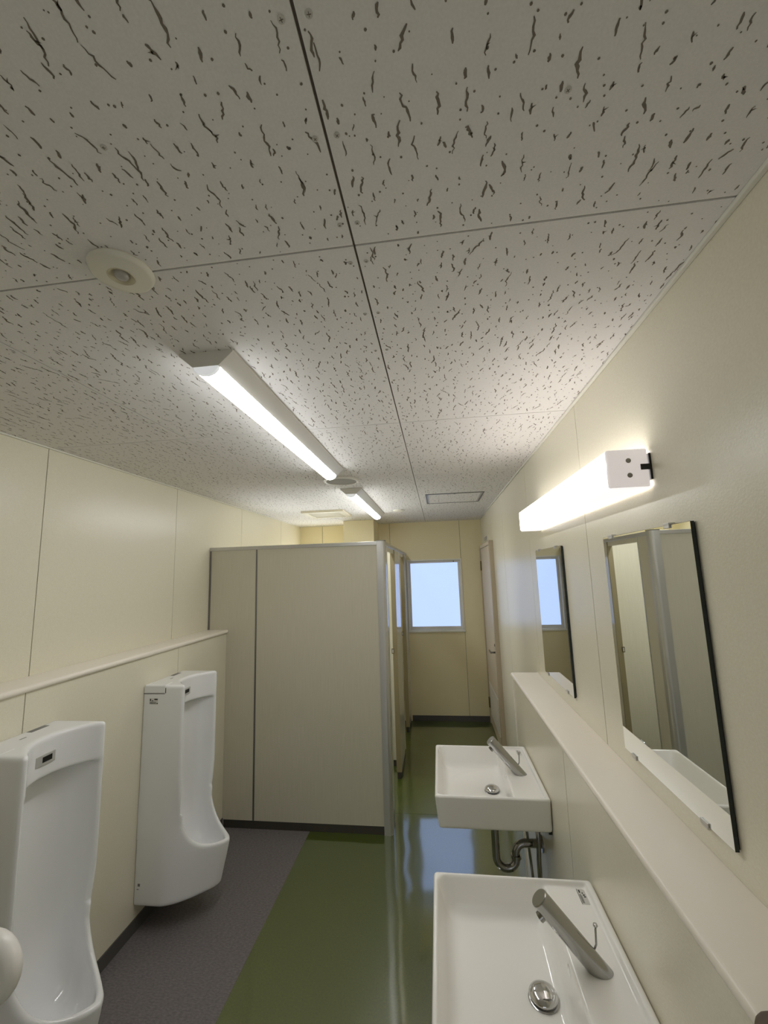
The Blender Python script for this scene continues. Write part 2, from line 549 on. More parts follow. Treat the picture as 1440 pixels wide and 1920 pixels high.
for i in range(3):
    for j in range(7):
        x0, x1 = TX[i] + (G2 / 2 if i else 0), TX[i + 1] - (G2 / 2 if i < 2 else 0)
        y0, y1 = TY[j] + (G2 / 2 if j else 0), TY[j + 1] - (G2 / 2 if j < 6 else 0)
        t = part('ceiling_board', box(x0, x1, y0, y1, CZ, CZ + 0.0045), M['tile'], ceil)
        V, Fc = fissures(x0, x1, y0, y1)
        if V:
            me = bpy.data.meshes.new('fissures'); me.from_pydata(V, [], [f[::-1] for f in Fc]); me.update()
            link_mesh('fissures', me, M['fissure'], t, kind='stuff')
        if j in (1, 2):
            for yy in ([0.345, 0.469, 0.612] if j == 1 else [0.70, 0.86, 1.02, 1.2, 1.38, 1.53]):
                if i == 0: screw(x1 - 0.013, yy, t)
                if i == 1: screw(x0 + 0.013, yy, t); screw(x1 - 0.013, yy, t)
                if i == 2: screw(x0 + 0.013, yy, t)
            if i == 1 and j == 1: screw(-0.423, 0.436, t)
            if i == 2 and j == 1: screw(0.188, 0.460, t)
# cornices
structure('trim_5', box(RX - 0.011, RX, NY, BY, CZ - 0.008, CZ, 0.002), M['cornice'], 'thin white cornice strip along the right wall', 'cornice')
structure('trim_6', box(LX, LX + 0.010, NY, BY, CZ - 0.007, CZ, 0.002), M['cornice'], 'thin white cornice strip along the left wall', 'cornice')
structure('trim_7', box(LX + 0.010, RX - 0.011, BY - 0.008, BY, CZ - 0.006, CZ, 0.002), M['cornice'], 'thin white cornice strip along the back wall', 'cornice')

# ---- windows
def frame(x0, x1, z0, z1, w, y0, y1, name, m, parent, wb=None):
    wb = wb or w
    bm = bmesh.new()
    box(x0, x1, y0, y1, z1 - w, z1, 0.001, bm); box(x0, x1, y0, y1, z0, z0 + wb, 0.001, bm)
    box(x0, x0 + w, y0, y1, z0 + wb, z1 - w, 0.001, bm); box(x1 - w, x1, y0, y1, z0 + wb, z1 - w, 0.001, bm)
    return part(name, bm, m, parent)
def build_window(name, WX0, WX1, WZ0, WZ1, pane_mat, label):
    win = thing(name, ((WX0 + WX1) / 2, BY, WZ0), label, 'window', kind='structure')
    frame(WX0, WX1, WZ0, WZ1, 0.016, BY - 0.012, BY + 0.09, 'window_frame', M['win_frame'], win, 0.012)
    frame(WX0 + 0.016, WX1 - 0.016, WZ0 + 0.012, WZ1 - 0.016, 0.026, BY + 0.025, BY + 0.06, 'sash', M['white_metal'], win, 0.036)
    part('pane', box(WX0 + 0.04, WX1 - 0.04, BY + 0.040, BY + 0.046, WZ0 + 0.046, WZ1 - 0.04), pane_mat, win, label='glowing pane added to brighten the corridor')
    part('sill', box(WX0 - 0.004, WX1 + 0.006, BY - 0.02, BY + 0.0, WZ0 - 0.012, WZ0 + 0.004, 0.002), M['win_frame'], win)
    part('latch', tube([(WX1 - 0.088, BY + 0.026, WZ1 - 0.03), (WX1 - 0.088, BY + 0.016, WZ1 - 0.03)], 0.006, 12), M['black'], win)
    return win
build_window('window_1', -0.365, 0.273, 0.975, 1.793, M['pane'], 'square frosted window glowing pale blue in the back wall')
fill_win = thing('fill_window', (LX, 3.38, 0.975), 'unseen window added inside the near cubicle to brighten the corridor', 'window', kind='structure')  # unseen light source, added to brighten the corridor
def ybox(y0, y1, z0, z1, x0, x1, bm): box(x0, x1, y0, y1, z0, z1, 0.001, bm)
bm = bmesh.new()
for a in ((3.06, 3.70, 0.975, 1.01), (3.06, 3.70, 1.755, 1.793), (3.06, 3.098, 1.01, 1.755), (3.662, 3.70, 1.01, 1.755)):
    ybox(*a, LX - 0.06, LX + 0.010, bm)
part('window_frame', bm, M['win_frame'], fill_win)
part('pane', box(LX - 0.046, LX - 0.040, 3.09, 3.67, 1.005, 1.76), M['pane_fill'], fill_win, label='glowing pane added to brighten the corridor')
build_window('window_2', -1.655, -1.037, 0.975, 1.793, M['pane2'], 'bright window hidden inside the far cubicle behind the partition')

# ---- door in the right wall
door = thing('door_1', (RX, 4.43, 0), 'beige flush door at the far end of the right wall', 'door', kind='structure')
DF = 0.497
part('door_frame', box(0.478, 0.56, 3.935, 3.972, 0, 1.925, 0.002), M['door_frame'], door)
part('door_frame', box(0.49, 0.56, 4.893, 4.931, 0, 1.925, 0.002), M['door_frame'], door)
part('door_frame', box(0.49, 0.56, 3.972, 4.893, 1.893, 1.925, 0.002), M['door'], door)
leaf = part('door_leaf', box(DF, DF + 0.036, 3.976, 4.889, 0.012, 1.889, 0.002), M['door'], door)
vent = bmesh.new()
for a in ((4.15, 4.78, 0.13, 0.146), (4.15, 4.78, 0.444, 0.46), (4.15, 4.166, 0.146, 0.444), (4.764, 4.78, 0.146, 0.444)):
    box(DF - 0.008, DF, a[0], a[1], a[2], a[3], 0.001, vent)
g = part('vent_grille', vent, M['white_metal'], leaf, label='pale louvred grille low in the door')
for k in range(12):
    z = 0.152 + k * 0.0245
    part('louvre', prism([(DF - 0.006, z), (DF - 0.004, z), (DF + 0.0, z + 0.02), (DF - 0.002, z + 0.02)], 'y', 4.166, 4.764), M['white_metal'], leaf)
hb = tube([(DF, 4.045, 0.90), (DF - 0.055, 4.045, 0.90)], 0.009, 12)
hnd = part('lever_handle', tube([(DF - 0.05, 4.035, 0.90), (DF - 0.052, 4.10, 0.90), (DF - 0.05, 4.165, 0.898)], 0.0085, 12, hb), M['chrome_dark'], door, smooth=True)
rose = bmesh.new()
tube([(DF, 4.045, 0.90), (DF - 0.007, 4.045, 0.90)], 0.025, 20, rose)
part('rose', rose, M['chrome_brushed'], door, smooth=True)
part('thumb_turn', tube([(DF, 4.045, 0.965), (DF - 0.016, 4.045, 0.965)], 0.012, 14), M['chrome_brushed'], door, smooth=True)
for z in (0.22, 1.70):
    hg = tube([(DF - 0.006, 4.893, z - 0.055), (DF - 0.006, 4.893, z + 0.055)], 0.008, 10)
    box(DF - 0.006, DF + 0.001, 4.862, 4.922, z - 0.052, z + 0.052, 0.001, hg)
    part('hinge', hg, M['hinge'], door)
sign = part('sign_plate', box(RX - 0.008, RX, 4.30, 4.56, 1.952, 2.003, 0.002), M['white_plastic'], None, label='small grey plate on the wall above the door', cat='sign')
part('sign_face', box(RX - 0.0095, RX - 0.008, 4.312, 4.548, 1.958, 1.997), M['grille'], sign)

# ================================================================== TOILET CUBICLES
cub = thing('toilet_partition', (-1.0, PY, 0), 'grey laminate toilet cubicle partition with aluminium corner post, reaching from wall to wall', 'partition')
PT = 0.035
TOP = 1.8768
def partition_panel(x0, x1, y0, y1, m, nm, z0=0.05, z1=None):
    return part(nm, box(x0, x1, y0, y1, z0, z1 or TOP - 0.024, 0.001), m, cub)
# side towards the camera
partition_panel(LX + 0.012, -1.306, PY, PY + PT, M['panel'], 'side_panel')
partition_panel(-1.294, -0.417, PY, PY + PT, M['panel'], 'side_panel')
part('joint_strip', box(-1.306, -1.294, PY - 0.0015, PY + PT, 0.05, TOP - 0.024, 0.001), M['alu_dark'], cub)
part('wall_channel', box(LX + 0.0005, LX + 0.014, PY - 0.004, PY + PT + 0.004, LEDGE_L, TOP - 0.02, 0.001), M['alu_dark'], cub)
part('top_rail', box(LX + 0.0005, -0.418, PY - 0.005, PY + PT + 0.005, TOP - 0.026, TOP, 0.002), M['alu'], cub)
part('kick_plate', box(FL + 0.008, -0.415, PY + 0.003, PY + PT - 0.003, 0.0, 0.05), M['kick'], cub)
# corner post
poly = [(-0.418, PY - 0.006), (-0.385, PY - 0.006)] + [(-0.385 + 0.024 * math.sin(a), PY + 0.018 - 0.024 * math.cos(a)) for a in [i * math.pi / 16 for i in range(1, 9)]] + [(-0.361, PY + 0.05), (-0.418, PY + 0.05)]
part('corner_post', prism(poly, 'z', 0.0, TOP + 0.001), M['alu'], cub, smooth=True)
part('post_cap', prism([(p[0], p[1]) for p in [(-0.420, PY - 0.008), (-0.366, PY - 0.008), (-0.3585, PY), (-0.3585, PY + 0.052), (-0.420, PY + 0.052)]], 'z', TOP + 0.001, TOP + 0.006), M['alu_dark'], cub)
# front (facing the basins)
FX0, FX1 = -0.407, -0.372
def front_panel(y0, y1, foot=True):
    p = partition_panel(FX0, FX1, y0, y1, M['panel_front'], 'front_panel')
    for yy, s in ((y0, 1), (y1, -1)):
        part('edge_strip', box(FX0 - 0.003, FX1 + 0.002, min(yy, yy - s * 0.012), max(yy, yy - s * 0.012), 0.05, TOP - 0.026, 0.001), M['edge'] if (s > 0 and y0 > 3.2) else M['alu'], cub)
    part('kick_plate', box(FX0 + 0.003, FX1 - 0.003, y0 - 0.008, y1 + 0.008, 0.0, 0.05), M['kick'], cub)
front_panel(2.945, 3.078)
front_panel(3.622, 4.055)
front_panel(4.612, 4.925)
part('top_rail', box(FX0 - 0.008, FX1 + 0.006, PY + 0.052, BY - 0.002, TOP - 0.026, TOP, 0.002), M['alu'], cub)
part('door_head', box(FX0 + 0.002, FX1 - 0.004, 3.09, 3.61, TOP - 0.062, TOP - 0.026), M['panel_front'], cub)
part('door_head', box(FX0 + 0.002, FX1 - 0.004, 4.067, 4.60, TOP - 0.062, TOP - 0.026), M['panel_front'], cub)
# divider between the two cubicles
partition_panel(LX + 0.012, FX0 - 0.001, 3.83, 3.83 + PT, M['panel'], 'divider_panel', 0.05)
part('kick_plate', box(LX + 0.012, FX0 - 0.004, 3.833, 3.83 + PT - 0.003, 0, 0.05), M['kick'], cub)
part('top_rail', box(LX + 0.001, FX0 - 0.009, 3.825, 3.83 + PT + 0.005, TOP - 0.026, TOP, 0.002), M['alu'], cub)
# doors, folded open into the cubicles
for (yh, w) in ((3.096, 0.50), (4.072, 0.525)):
    d = part('cubicle_door', box(FX0 - 0.004 - w, FX0 - 0.006, yh, yh + 0.032, 0.06, TOP - 0.07, 0.001), M['panel'], cub)
    part('door_edge', box(FX0 - 0.006, FX0 - 0.001, yh, yh + 0.032, 0.06, TOP - 0.07), M['alu'], d)
# latch keepers on the jambs
for y in (3.610, 4.600):
    part('latch_keeper', box(-0.420, -0.400, y - 0.004, y, 0.978, 1.02, 0.001), M['hinge'], cub, label='small brass latch keeper')
    part('keeper_slot', box(-0.4145, -0.4055, y - 0.0046, y - 0.004, 0.985, 1.013), M['paper'], cub)

# ================================================================== URINALS
def build_urinal():
    h = 0.004
    u, w, z = grid(-0.006, 0.43, -0.181, 0.181, 0.098, 1.14, h)
    aw = np.abs(w)
    low = np.clip((0.345 - z) / 0.225, 0, 1)
    ue = u + 0.052 * low ** 1.2 * np.clip((u - 0.12) / 0.25, 0, 1)
    t = np.clip((ue - 0.13) / 0.285, 0, 1.5)
    sz = np.clip((0.68 - z) / 0.26, 0, 1)
    sz = sz * sz * (3 - 2 * sz)
    hw = 0.165 * (1 - sz * t ** 1.7)
    nrm = np.sqrt(1 + (sz * 0.984 * t ** 0.7) ** 2)
    # upright body
    qx, qy, qz = np.abs(u - 0.105) - (0.115 - 0.014), aw - (hw - 0.014), np.abs(z - 0.7625) - (0.3625 - 0.014)
    A = np.sqrt(np.maximum(qx, 0) ** 2 + np.maximum(qy, 0) ** 2 + np.maximum(qz, 0) ** 2) + np.minimum(np.maximum(np.maximum(qx, qy), qz), 0) - 0.014
    # bowl tapering to a rounded nose
    b1 = (aw - hw) / nrm
    B = smax(b1, ue - 0.403, 0.03)
    e = 0.115 * np.exp(-(u - 0.225) / 0.045)
    rim = (z - (0.338 + e)) / np.sqrt(1 + (e / 0.045) ** 2)
    B = smax(B, np.maximum(rim, z - 0.6), 0.014)
    B = smax(B, (0.117 + 0.010 * (u / 0.35) ** 2) - z, 0.022)
    outer = smin(A, B, 0.002)
    outer = np.maximum(outer, 0.001 - u)
    # cavity
    c1 = b1 + 0.019
    cf = ue - (0.403 - 0.021)
    cb = (0.245 + 0.25 * np.maximum(0.12 - u, 0)) - z
    k = np.clip((1.0 - z) / 0.72, 0, 1)
    kk = 0.085 * (1 - k) + 0.02 * k
    ub = 0.066 + 0.03 * k + 0.06 * np.clip((0.48 - z) / 0.24, 0, 1) ** 2 + kk * (aw / 0.146) ** 2.4
    deep = smax(smax(smax(smax(c1, cf, 0.05), cb, 0.08), (ub - u) * 0.8, 0.05), z - 0.99, 0.012)
    hoodf = 0.128 + 0.094 * (aw / 0.15) ** 2.3
    hood = np.maximum(np.maximum((hoodf - u) * 0.75, aw - 0.146), 0.52 - z)
    cav = smin(deep, hood, 0.01)
    return smax(outer, -cav, 0.013), (-0.006, -0.181, 0.098), h

U1Y, U2Y = 1.390, 2.212
ur = thing('urinal', (FL, U2Y, 0), 'tall white ceramic urinal further from the camera, beside the cubicle partition', 'urinal', 'wall-hung urinals')
Fv, og, hh = build_urinal()
sdf_part('urinal_body', Fv, og, hh, M['ceramic'], ur)
def upart(nm, a, m, par=None, bev=0.0, **kw):
    return part(nm, box(FL + a[0], FL + a[1], U2Y + a[2], U2Y + a[3], a[4], a[5], bev), m, par or ur, **kw)
sp = upart('sensor_plate', (0.120, 0.1335, -0.042, 0.034, 1.034, 1.070), M['silver'], None, 0.002, label='satin chrome flush sensor plate')
upart('sensor_eye', (0.1335, 0.1345, -0.016, 0.02, 1.044, 1.062), M['black'], sp, label='black sensor window')
# service cover in the top corner with its dark seam
cv = upart('service_cover', (0.003, 0.122, -0.1662, -0.10, 1.086, 1.1262), M['ceramic'], None, 0.006)
upart('cover_seam', (0.003, 0.118, -0.1656, -0.1645, 1.0835, 1.0865), M['caulk'], cv)
upart('cover_seam', (0.120, 0.1235, -0.1656, -0.1645, 1.0875, 1.113), M['caulk'], cv)
upart('wall_gap', (0.0, 0.004, -0.158, 0.158, 0.13, 1.112), M['caulk'], None)
upart('top_slot', (0.055, 0.060, -0.035, -0.012, 1.1246, 1.1256), M['ink_soft'], None)
upart('top_sticker', (0.012, 0.034, 0.03, 0.10, 1.1246, 1.1256), M['ink_soft'], None)
stk = upart('side_label', (0.036, 0.082, -0.1654, -0.165, 1.033, 1.062), M['paper'], None)
for (a0, a1, z0, z1) in ((0.038, 0.044, 1.050, 1.060), (0.049, 0.056, 1.049, 1.053), (0.062, 0.080, 1.054, 1.0605), (0.038, 0.072, 1.044, 1.0455), (0.038, 0.072, 1.040, 1.0415), (0.038, 0.072, 1.036, 1.0375), (0.0755, 0.0815, 1.035, 1.040)):
    upart('print_mark', (a0, a1, -0.1658, -0.1654, z0, z1), M['ink'], stk)
lg = upart('maker_mark', (0.020, 0.032, -0.1656, -0.165, 0.207, 0.219), M['ink_soft'], None)
upart('print_mark', (0.016, 0.026, -0.1656, -0.165, 0.193, 0.196), M['ink_soft'], lg)
copy_tree(ur, 'urinal', (FL, U1Y, 0), label='tall white ceramic urinal nearest the camera, cut by the lower left picture edge', category='urinal')

# white grab rail whose front bend reaches into the picture at the lower left
RY = 0.852
gr = thing('grab_rail', (FL, RY, 0.83), 'white grab rail with a rounded bend at the lower left picture edge', 'grab rail')
zc, rb = 0.888, 0.050
pts = [(FL, RY, zc + rb), (-1.2, RY, zc + rb), (-0.945, RY, zc + rb)] + [(-0.945 + rb * math.sin(a), RY, zc + rb * math.cos(a)) for a in [i * math.pi / 12 for i in range(1, 12)]] + [(-0.945, RY, zc - rb), (-1.2, RY, zc - rb), (FL, RY, zc - rb)]
part('rail_tube', tube(pts, 0.021, 20), M['rail'], gr, smooth='all')
for s in (1, -1):
    part('wall_flange', tube([(FL, RY, zc + s * rb), (FL + 0.012, RY, zc + s * rb)], 0.036, 24), M['rail'], gr, smooth=True)

# ================================================================== WASH BASINS
def build_basin():
    h = 0.003
    u, w, z = grid(-0.006, 0.451, -0.252, 0.252, 0.66, 0.812, h)      # u: distance from the wall
    aw = np.abs(w)
    tap = 0.012 * np.clip((0.8 - z) / 0.127, 0, 1)
    rr = 0.010
    qx, qy, qz = np.abs(u - (0.436 - tap + 0.002) / 2) - ((0.436 - tap - 0.002) / 2 - rr), aw - (0.241 - tap - rr), np.abs(z - 0.7375) - (0.0625 - rr)
    outer = np.sqrt(np.maximum(qx, 0) ** 2 + np.maximum(qy, 0) ** 2 + np.maximum(qz, 0) ** 2) + np.minimum(np.maximum(np.maximum(qx, qy), qz), 0) - rr
    dz = np.clip((0.80 - z) / 0.09, 0, 1)
    b = np.maximum(u - (0.424 - 0.030 * dz ** 1.2), 0)
    c1 = u - (0.425 - 0.034 * dz)
    c2 = aw - (0.2295 - 0.024 * dz)
    c3 = (0.127 + 0.020 * dz) - u
    fl = 0.712 - 0.006 * np.clip(1 - ((u - 0.2) ** 2 + w ** 2) / 0.03, 0, 1)
    cav = smax(smax(smax(c1, c2, 0.03), c3, 0.012), fl - z, 0.03)
    deck = smax(smax(smax(u - 0.16, 0.020 - u, 0.006), aw - 0.2285, 0.008), 0.786 - z, 0.010)
    cut = smin(cav, deck, 0.008)
    ov = np.sqrt((w / 0.011) ** 2 + ((z - 0.768) / 0.005) ** 2) - 1
    ov = np.maximum(ov * 0.005, np.abs(u - 0.125) - 0.012)
    cut = np.minimum(cut, ov)
    return smax(outer, -cut, 0.007), h, u, w

S1Y, S2Y = 1.105, 1.995
Fv, hh, _, _ = build_basin()
Fv = Fv[::-1]                                  # local x runs towards -X from the wall: mirror
basin = thing('wash_basin', (FR, S1Y, 0.66), 'white rectangular wall-hung wash basin nearest the camera, with a printed label on its deck', 'basin', 'wall-hung wash basins')
nx = Fv.shape[0]
sdf_part('basin_body', np.ascontiguousarray(Fv), (0.006 - (nx - 1) * hh, -0.252, 0.0), hh, M['ceramic_sink'], basin)
part('wall_gap', box(FR - 0.003, FR - 0.0003, S1Y - 0.237, S1Y + 0.237, 0.68, 0.797), M['caulk'], basin)
part('overflow_slot', lathe([(0, 0), (0.009, 0), (0.009, 0.002), (0, 0.002)], (0, 0, 0), 16), M['caulk'], basin)
ovo = basin.children[-1]
ovo.location = (-0.118, 0, 0.108); ovo.rotation_euler = (0, math.pi / 2, 0); ovo.scale = (0.55, 1.2, 1)
ovo.data.transform(Matrix.Translation(Vector((FR, S1Y, 0.66))))
dc = (FR - 0.193, S1Y, 0.704)
prof = [(0.0, 0.024), (0.012, 0.0235), (0.022, 0.021), (0.029, 0.0165), (0.0315, 0.012), (0.0305, 0.0085), (0.022, 0.006), (0.012, 0.004), (0.012, -0.002), (0, -0.002)]
drain = part('drain_cap', lathe(prof, dc, 32), M['chrome'], basin, smooth=True, label='chrome dome drain cap')
part('drain_ring', lathe([(0.014, 0.002), (0.030, 0.003), (0.033, 0.001), (0.033, -0.003), (0.014, -0.003)], (dc[0], dc[1], 0.7065), 28), M['chrome_brushed'], basin, smooth=True)
# printed label
lb = part('deck_label', box(0.332, 0.354, 1.272, 1.3255, 0.7858, 0.7864), M['paper'], basin)
for (a0, a1, b0, b1) in ((0.3325, 0.3335, 1.273, 1.325), (0.3355, 0.3365, 1.276, 1.306), (0.3375, 0.3385, 1.276, 1.308), (0.3395, 0.3405, 1.276, 1.302), (0.3365, 0.340, 1.312, 1.322), (0.345, 0.350, 1.296, 1.300), (0.344, 0.349, 1.302, 1.306), (0.343, 0.346, 1.309, 1.313)):
    part('print_mark', box(a0, a1, b0, b1, 0.7864, 0.7867), M['ink'], lb)
b2 = copy_tree(basin, 'wash_basin', (FR, S2Y, 0.66), label='white rectangular wall-hung wash basin further from the camera, shown whole', category='basin')

# taps
def build_tap(yc, label):
    base = Vector((0.309, yc - 0.018, 0.786))
    tip = Vector((0.190, yc - 0.018, 0.922))
    ax = (tip - base).normalized()
    t = thing('tap', tuple(base), label, 'tap', 'basin taps')
    bm = tube([base - ax * 0.03, base + ax * 0.02, base + ax * 0.1, tip - ax * 0.002, tip], [0.0205, 0.0205, 0.0205, 0.0205, 0.0188], 32)
    bmesh.ops.bisect_plane(bm, geom=bm.verts[:] + bm.edges[:] + bm.faces[:], plane_co=base + Vector((0, 0, 0.0005)), plane_no=(0, 0, -1), clear_outer=True)
    part('tap_body', bm, M['chrome_brushed'], t, smooth=True)
    dn = Vector((-ax.z, 0, ax.x))                  # underside of the slanted body
    if dn.z > 0: dn = -dn
    sp_ = tip - ax * 0.030 + dn * 0.016
    part('aerator', tube([sp_, sp_ + dn * 0.011], 0.011, 20), M['chrome_dark'], t, smooth=True)
    side = Vector((ax.z, 0, -ax.x))
    a = base + ax * 0.026 + side * 0.0175 + Vector((0, 0.010, 0))
    lv = part('lever', tube([a - side * 0.006, a + Vector((0.004, 0.002, 0.010)), a + Vector((0.006, 0.003, 0.047))], 0.0022, 8), M['chrome_dark'], t, smooth=True)
    c = a + Vector((0.006, 0.003, 0.047))
    part('lever_knob', lathe([(0, -0.005), (0.0035, -0.0042), (0.0055, 0), (0.0045, 0.003), (0, 0.004)], c, 14), M['chrome'], lv, smooth=True)
    return t
build_tap(S1Y, 'slanted chrome cylinder tap on the basin nearest the camera')
build_tap(S2Y, 'slanted chrome cylinder tap on the further basin')

# traps and supply pipes below the basins
def build_trap(yc, label):
    x0 = FR - 0.193
    t = thing('drain_trap', (x0, yc, 0.40), label, 'pipe', 'chrome traps under the basins')
    r = 0.0165
    part('tailpipe', tube([(x0, yc, 0.6735), (x0, yc, 0.45)], r, 20), M['chrome_dark'], t, smooth=True)
    part('collar', tube([(x0, yc, 0.6735), (x0, yc, 0.665), (x0, yc, 0.645), (x0, yc, 0.635)], [0.026, 0.026, 0.024, 0.018], 20), M['chrome_dark'], t, smooth=True)
    bend = [(x0, yc, 0.452)] + [(x0 + 0.041 - 0.041 * math.cos(a), yc, 0.45 - 0.041 * math.sin(a)) for a in [i * math.pi / 14 for i in range(0, 15)]]
    bend += [(x0 + 0.082, yc, 0.462)] + [(x0 + 0.082 + 0.04 - 0.04 * math.cos(a), yc, 0.468 + 0.04 * math.sin(a)) for a in [i * math.pi / 16 for i in range(0, 9)]] + [(x0 + 0.15, yc, 0.508), (FR, yc, 0.508)]
    part('trap_bend', tube(bend, r, 20), M['chrome_dark'], t, smooth='all')
    part('collar', tube([(x0 + 0.082, yc, 0.45), (x0 + 0.082, yc, 0.462)], 0.0215, 20), M['chrome_dark'], t, smooth=True)
    part('wall_flange', tube([(FR - 0.007, yc, 0.508), (FR, yc, 0.508)], 0.032, 24), M['chrome_dark'], t, smooth=True)
def build_supply(yc, label):
    t = thing('supply_pipe', (0.35, yc - 0.07, 0.3), label, 'pipe', 'supply pipes under the basins')
    y = yc - 0.09
    part('pipe', tube([(0.350, y, 0.674), (0.350, y, 0.56), (0.346, y, 0.5), (0.344, y, 0.30)], 0.009, 14), M['chrome_dark'], t, smooth='all')
    part('nut', tube([(0.350, y, 0.62), (0.350, y, 0.655)], 0.014, 6), M['chrome_brushed'], t)
    part('stop_valve', tube([(FR, y, 0.31), (0.325, y, 0.31)], 0.013, 16), M['chrome_brushed'], t, smooth=True)
    part('valve_handle', tube([(0.325, y, 0.31), (0.305, y, 0.31)], 0.02, 16), M['chrome_dark'], t, smooth=True)
    part('pipe', tube([(0.328, y + 0.16, 0.674), (0.332, y + 0.16, 0.52), (0.345, y + 0.16, 0.32), (FR, y + 0.16, 0.31)], 0.006, 12), M['chrome_dark'], t, smooth='all')
    part('mount_bolt', tube([(FR, yc - 0.2, 0.664), (FR - 0.012, yc - 0.2, 0.664)], 0.009, 6), M['black'], t)
for yc, w in ((S1Y, 'nearer'), (S2Y, 'further')):
    build_trap(yc, 'chrome drain trap curving under the %s basin' % w)
    build_supply(yc, 'slim chrome water supply pipes under the %s basin' % w)

# ================================================================== MIRRORS
def build_mirror(y0, y1, z0, z1, label):
    t = thing('mirror', (RX, (y0 + y1) / 2, z0), label, 'mirror', 'frameless mirrors above the basins')
    body = part('glass', box(RX - 0.010, RX - 0.003, y0, y1, z0, z1), M['mirror_edge'], t, label='dark green cut glass edge')
    bm = bmesh.new()
    x = RX - 0.0102
    bm.faces.new([bm.verts.new(p) for p in ((x, y0 + 0.0005, z0 + 0.0005), (x, y0 + 0.0005, z1 - 0.0005), (x, y1 - 0.0003, z1 - 0.0005), (x, y1 - 0.0003, z0 + 0.0005))])
    o = part('mirror_face', bm, M['mirror'], t)
    # face towards the room
    if o.data.polygons[0].normal.x > 0:
        o.data.flip_normals()
    part('shadow_gap', box(RX - 0.003, RX - 0.0002, y0 + 0.003, y1 - 0.003, z0 + 0.003, z1 - 0.003), M['black'], t)
    for yy in (y0 + 0.085, y1 - 0.06):
        for zz, s in ((z0, -1), (z1, 1)):
            bm = box(RX - 0.0135, RX, yy - 0.012, yy + 0.012, min(zz, zz + s * 0.005), max(zz, zz + s * 0.005), 0.0008)
            box(RX - 0.0135, RX - 0.0105, yy - 0.012, yy + 0.012, min(zz, zz - s * 0.007), max(zz, zz - s * 0.007), 0.0006, bm)
            part('clip', bm, M['alu'], t)
    return t
build_mirror(0.899, 1.347, 1.142, 1.744, 'frameless mirror nearest the camera, reflecting the cubicle corner post')
build_mirror(1.795, 2.244, 1.148, 1.747, 'frameless mirror further away, reflecting the frosted window')

# ================================================================== LAMPS
wl = thing('wall_lamp', (RX, 1.585, 1.84), 'long milky acrylic wall lamp above the mirrors', 'wall lamp')
y0, y1, z0, z1, xf = 1.036, 2.138, 1.842, 1.938, 0.416
part('lamp_cover', box(xf, RX - 0.004, y0 + 0.006, y1 - 0.006, z0, z1, 0.010, None, 4), M['lamp_cover'], wl, smooth=True)
part('lamp_underside', box(xf + 0.006, RX - 0.006, y0 + 0.004, y1 - 0.004, z0 - 0.0015, z0 + 0.004, 0.001), M['lamp_under'], wl)
for yy, s in ((y0, 1), (y1, -1)):
    e = part('end_cap', box(xf + 0.0008, RX - 0.006, min(yy, yy + s * 0.012), max(yy, yy + s * 0.012), z0 + 0.0008, z1 - 0.0008, 0.0055, None, 3), M['lamp_end'], wl, smooth=True)
    yo = yy - s * 0.001
    for zz in (1.872, 1.908):
        part('stud', tube([(0.466, yy + s * 0.004, zz), (0.466, yo, zz)], 0.006, 14), M['grille'], e, smooth=True)
    part('bracket_slot', box(0.492, RX - 0.002, min(yy, yo), max(yy + s * 0.002, yo), 1.884, 1.898), M['black'], e)
part('mount_plate', box(RX - 0.0045, RX, y0 - 0.0005, y1 + 0.0005, z0 + 0.018, z1 - 0.014), M['black'], wl)

def ceiling_lamp(y0, y1, label):
    xc = -0.574
    t = thing('ceiling_lamp', (xc, (y0 + y1) / 2, CZ), label, 'ceiling lamp', 'batten lamps on the ceiling')
    poly = [(xc - 0.074, CZ), (xc - 0.074, CZ - 0.006), (xc - 0.036, CZ - 0.040), (xc + 0.036, CZ - 0.040), (xc + 0.074, CZ - 0.006), (xc + 0.074, CZ)]
    part('lamp_body', prism(poly, 'y', y0, y1), M['white_metal'], t)
    lens = [(xc - 0.034, CZ - 0.039)] + [(xc - 0.034 * math.cos(a), CZ - 0.039 - 0.024 * math.sin(a)) for a in [i * math.pi / 12 for i in range(0, 13)]] + [(xc + 0.034, CZ - 0.039)]
    part('light_bar', prism(lens, 'y', y0 + 0.012, y1 - 0.012), M['lens'], t, smooth=True, label='glowing white light bar')
    cap = [(xc - 0.0345, CZ - 0.039)] + [(xc - 0.0345 * math.cos(a), CZ - 0.039 - 0.0243 * math.sin(a)) for a in [i * math.pi / 12 for i in range(0, 13)]] + [(xc + 0.0345, CZ - 0.039)]
    part('end_cap', prism(cap, 'y', y0 + 0.002, y0 + 0.012), M['lens_end'], t, smooth=True)
    part('end_cap', prism(cap, 'y', y1 - 0.012, y1 - 0.002), M['lens_end'], t, smooth=True)
    return t
ceiling_lamp(0.945, 2.225, 'long white batten lamp on the ceiling nearest the camera')
ceiling_lamp(2.775, 4.055, 'white batten lamp on the ceiling further back above the cubicle front')

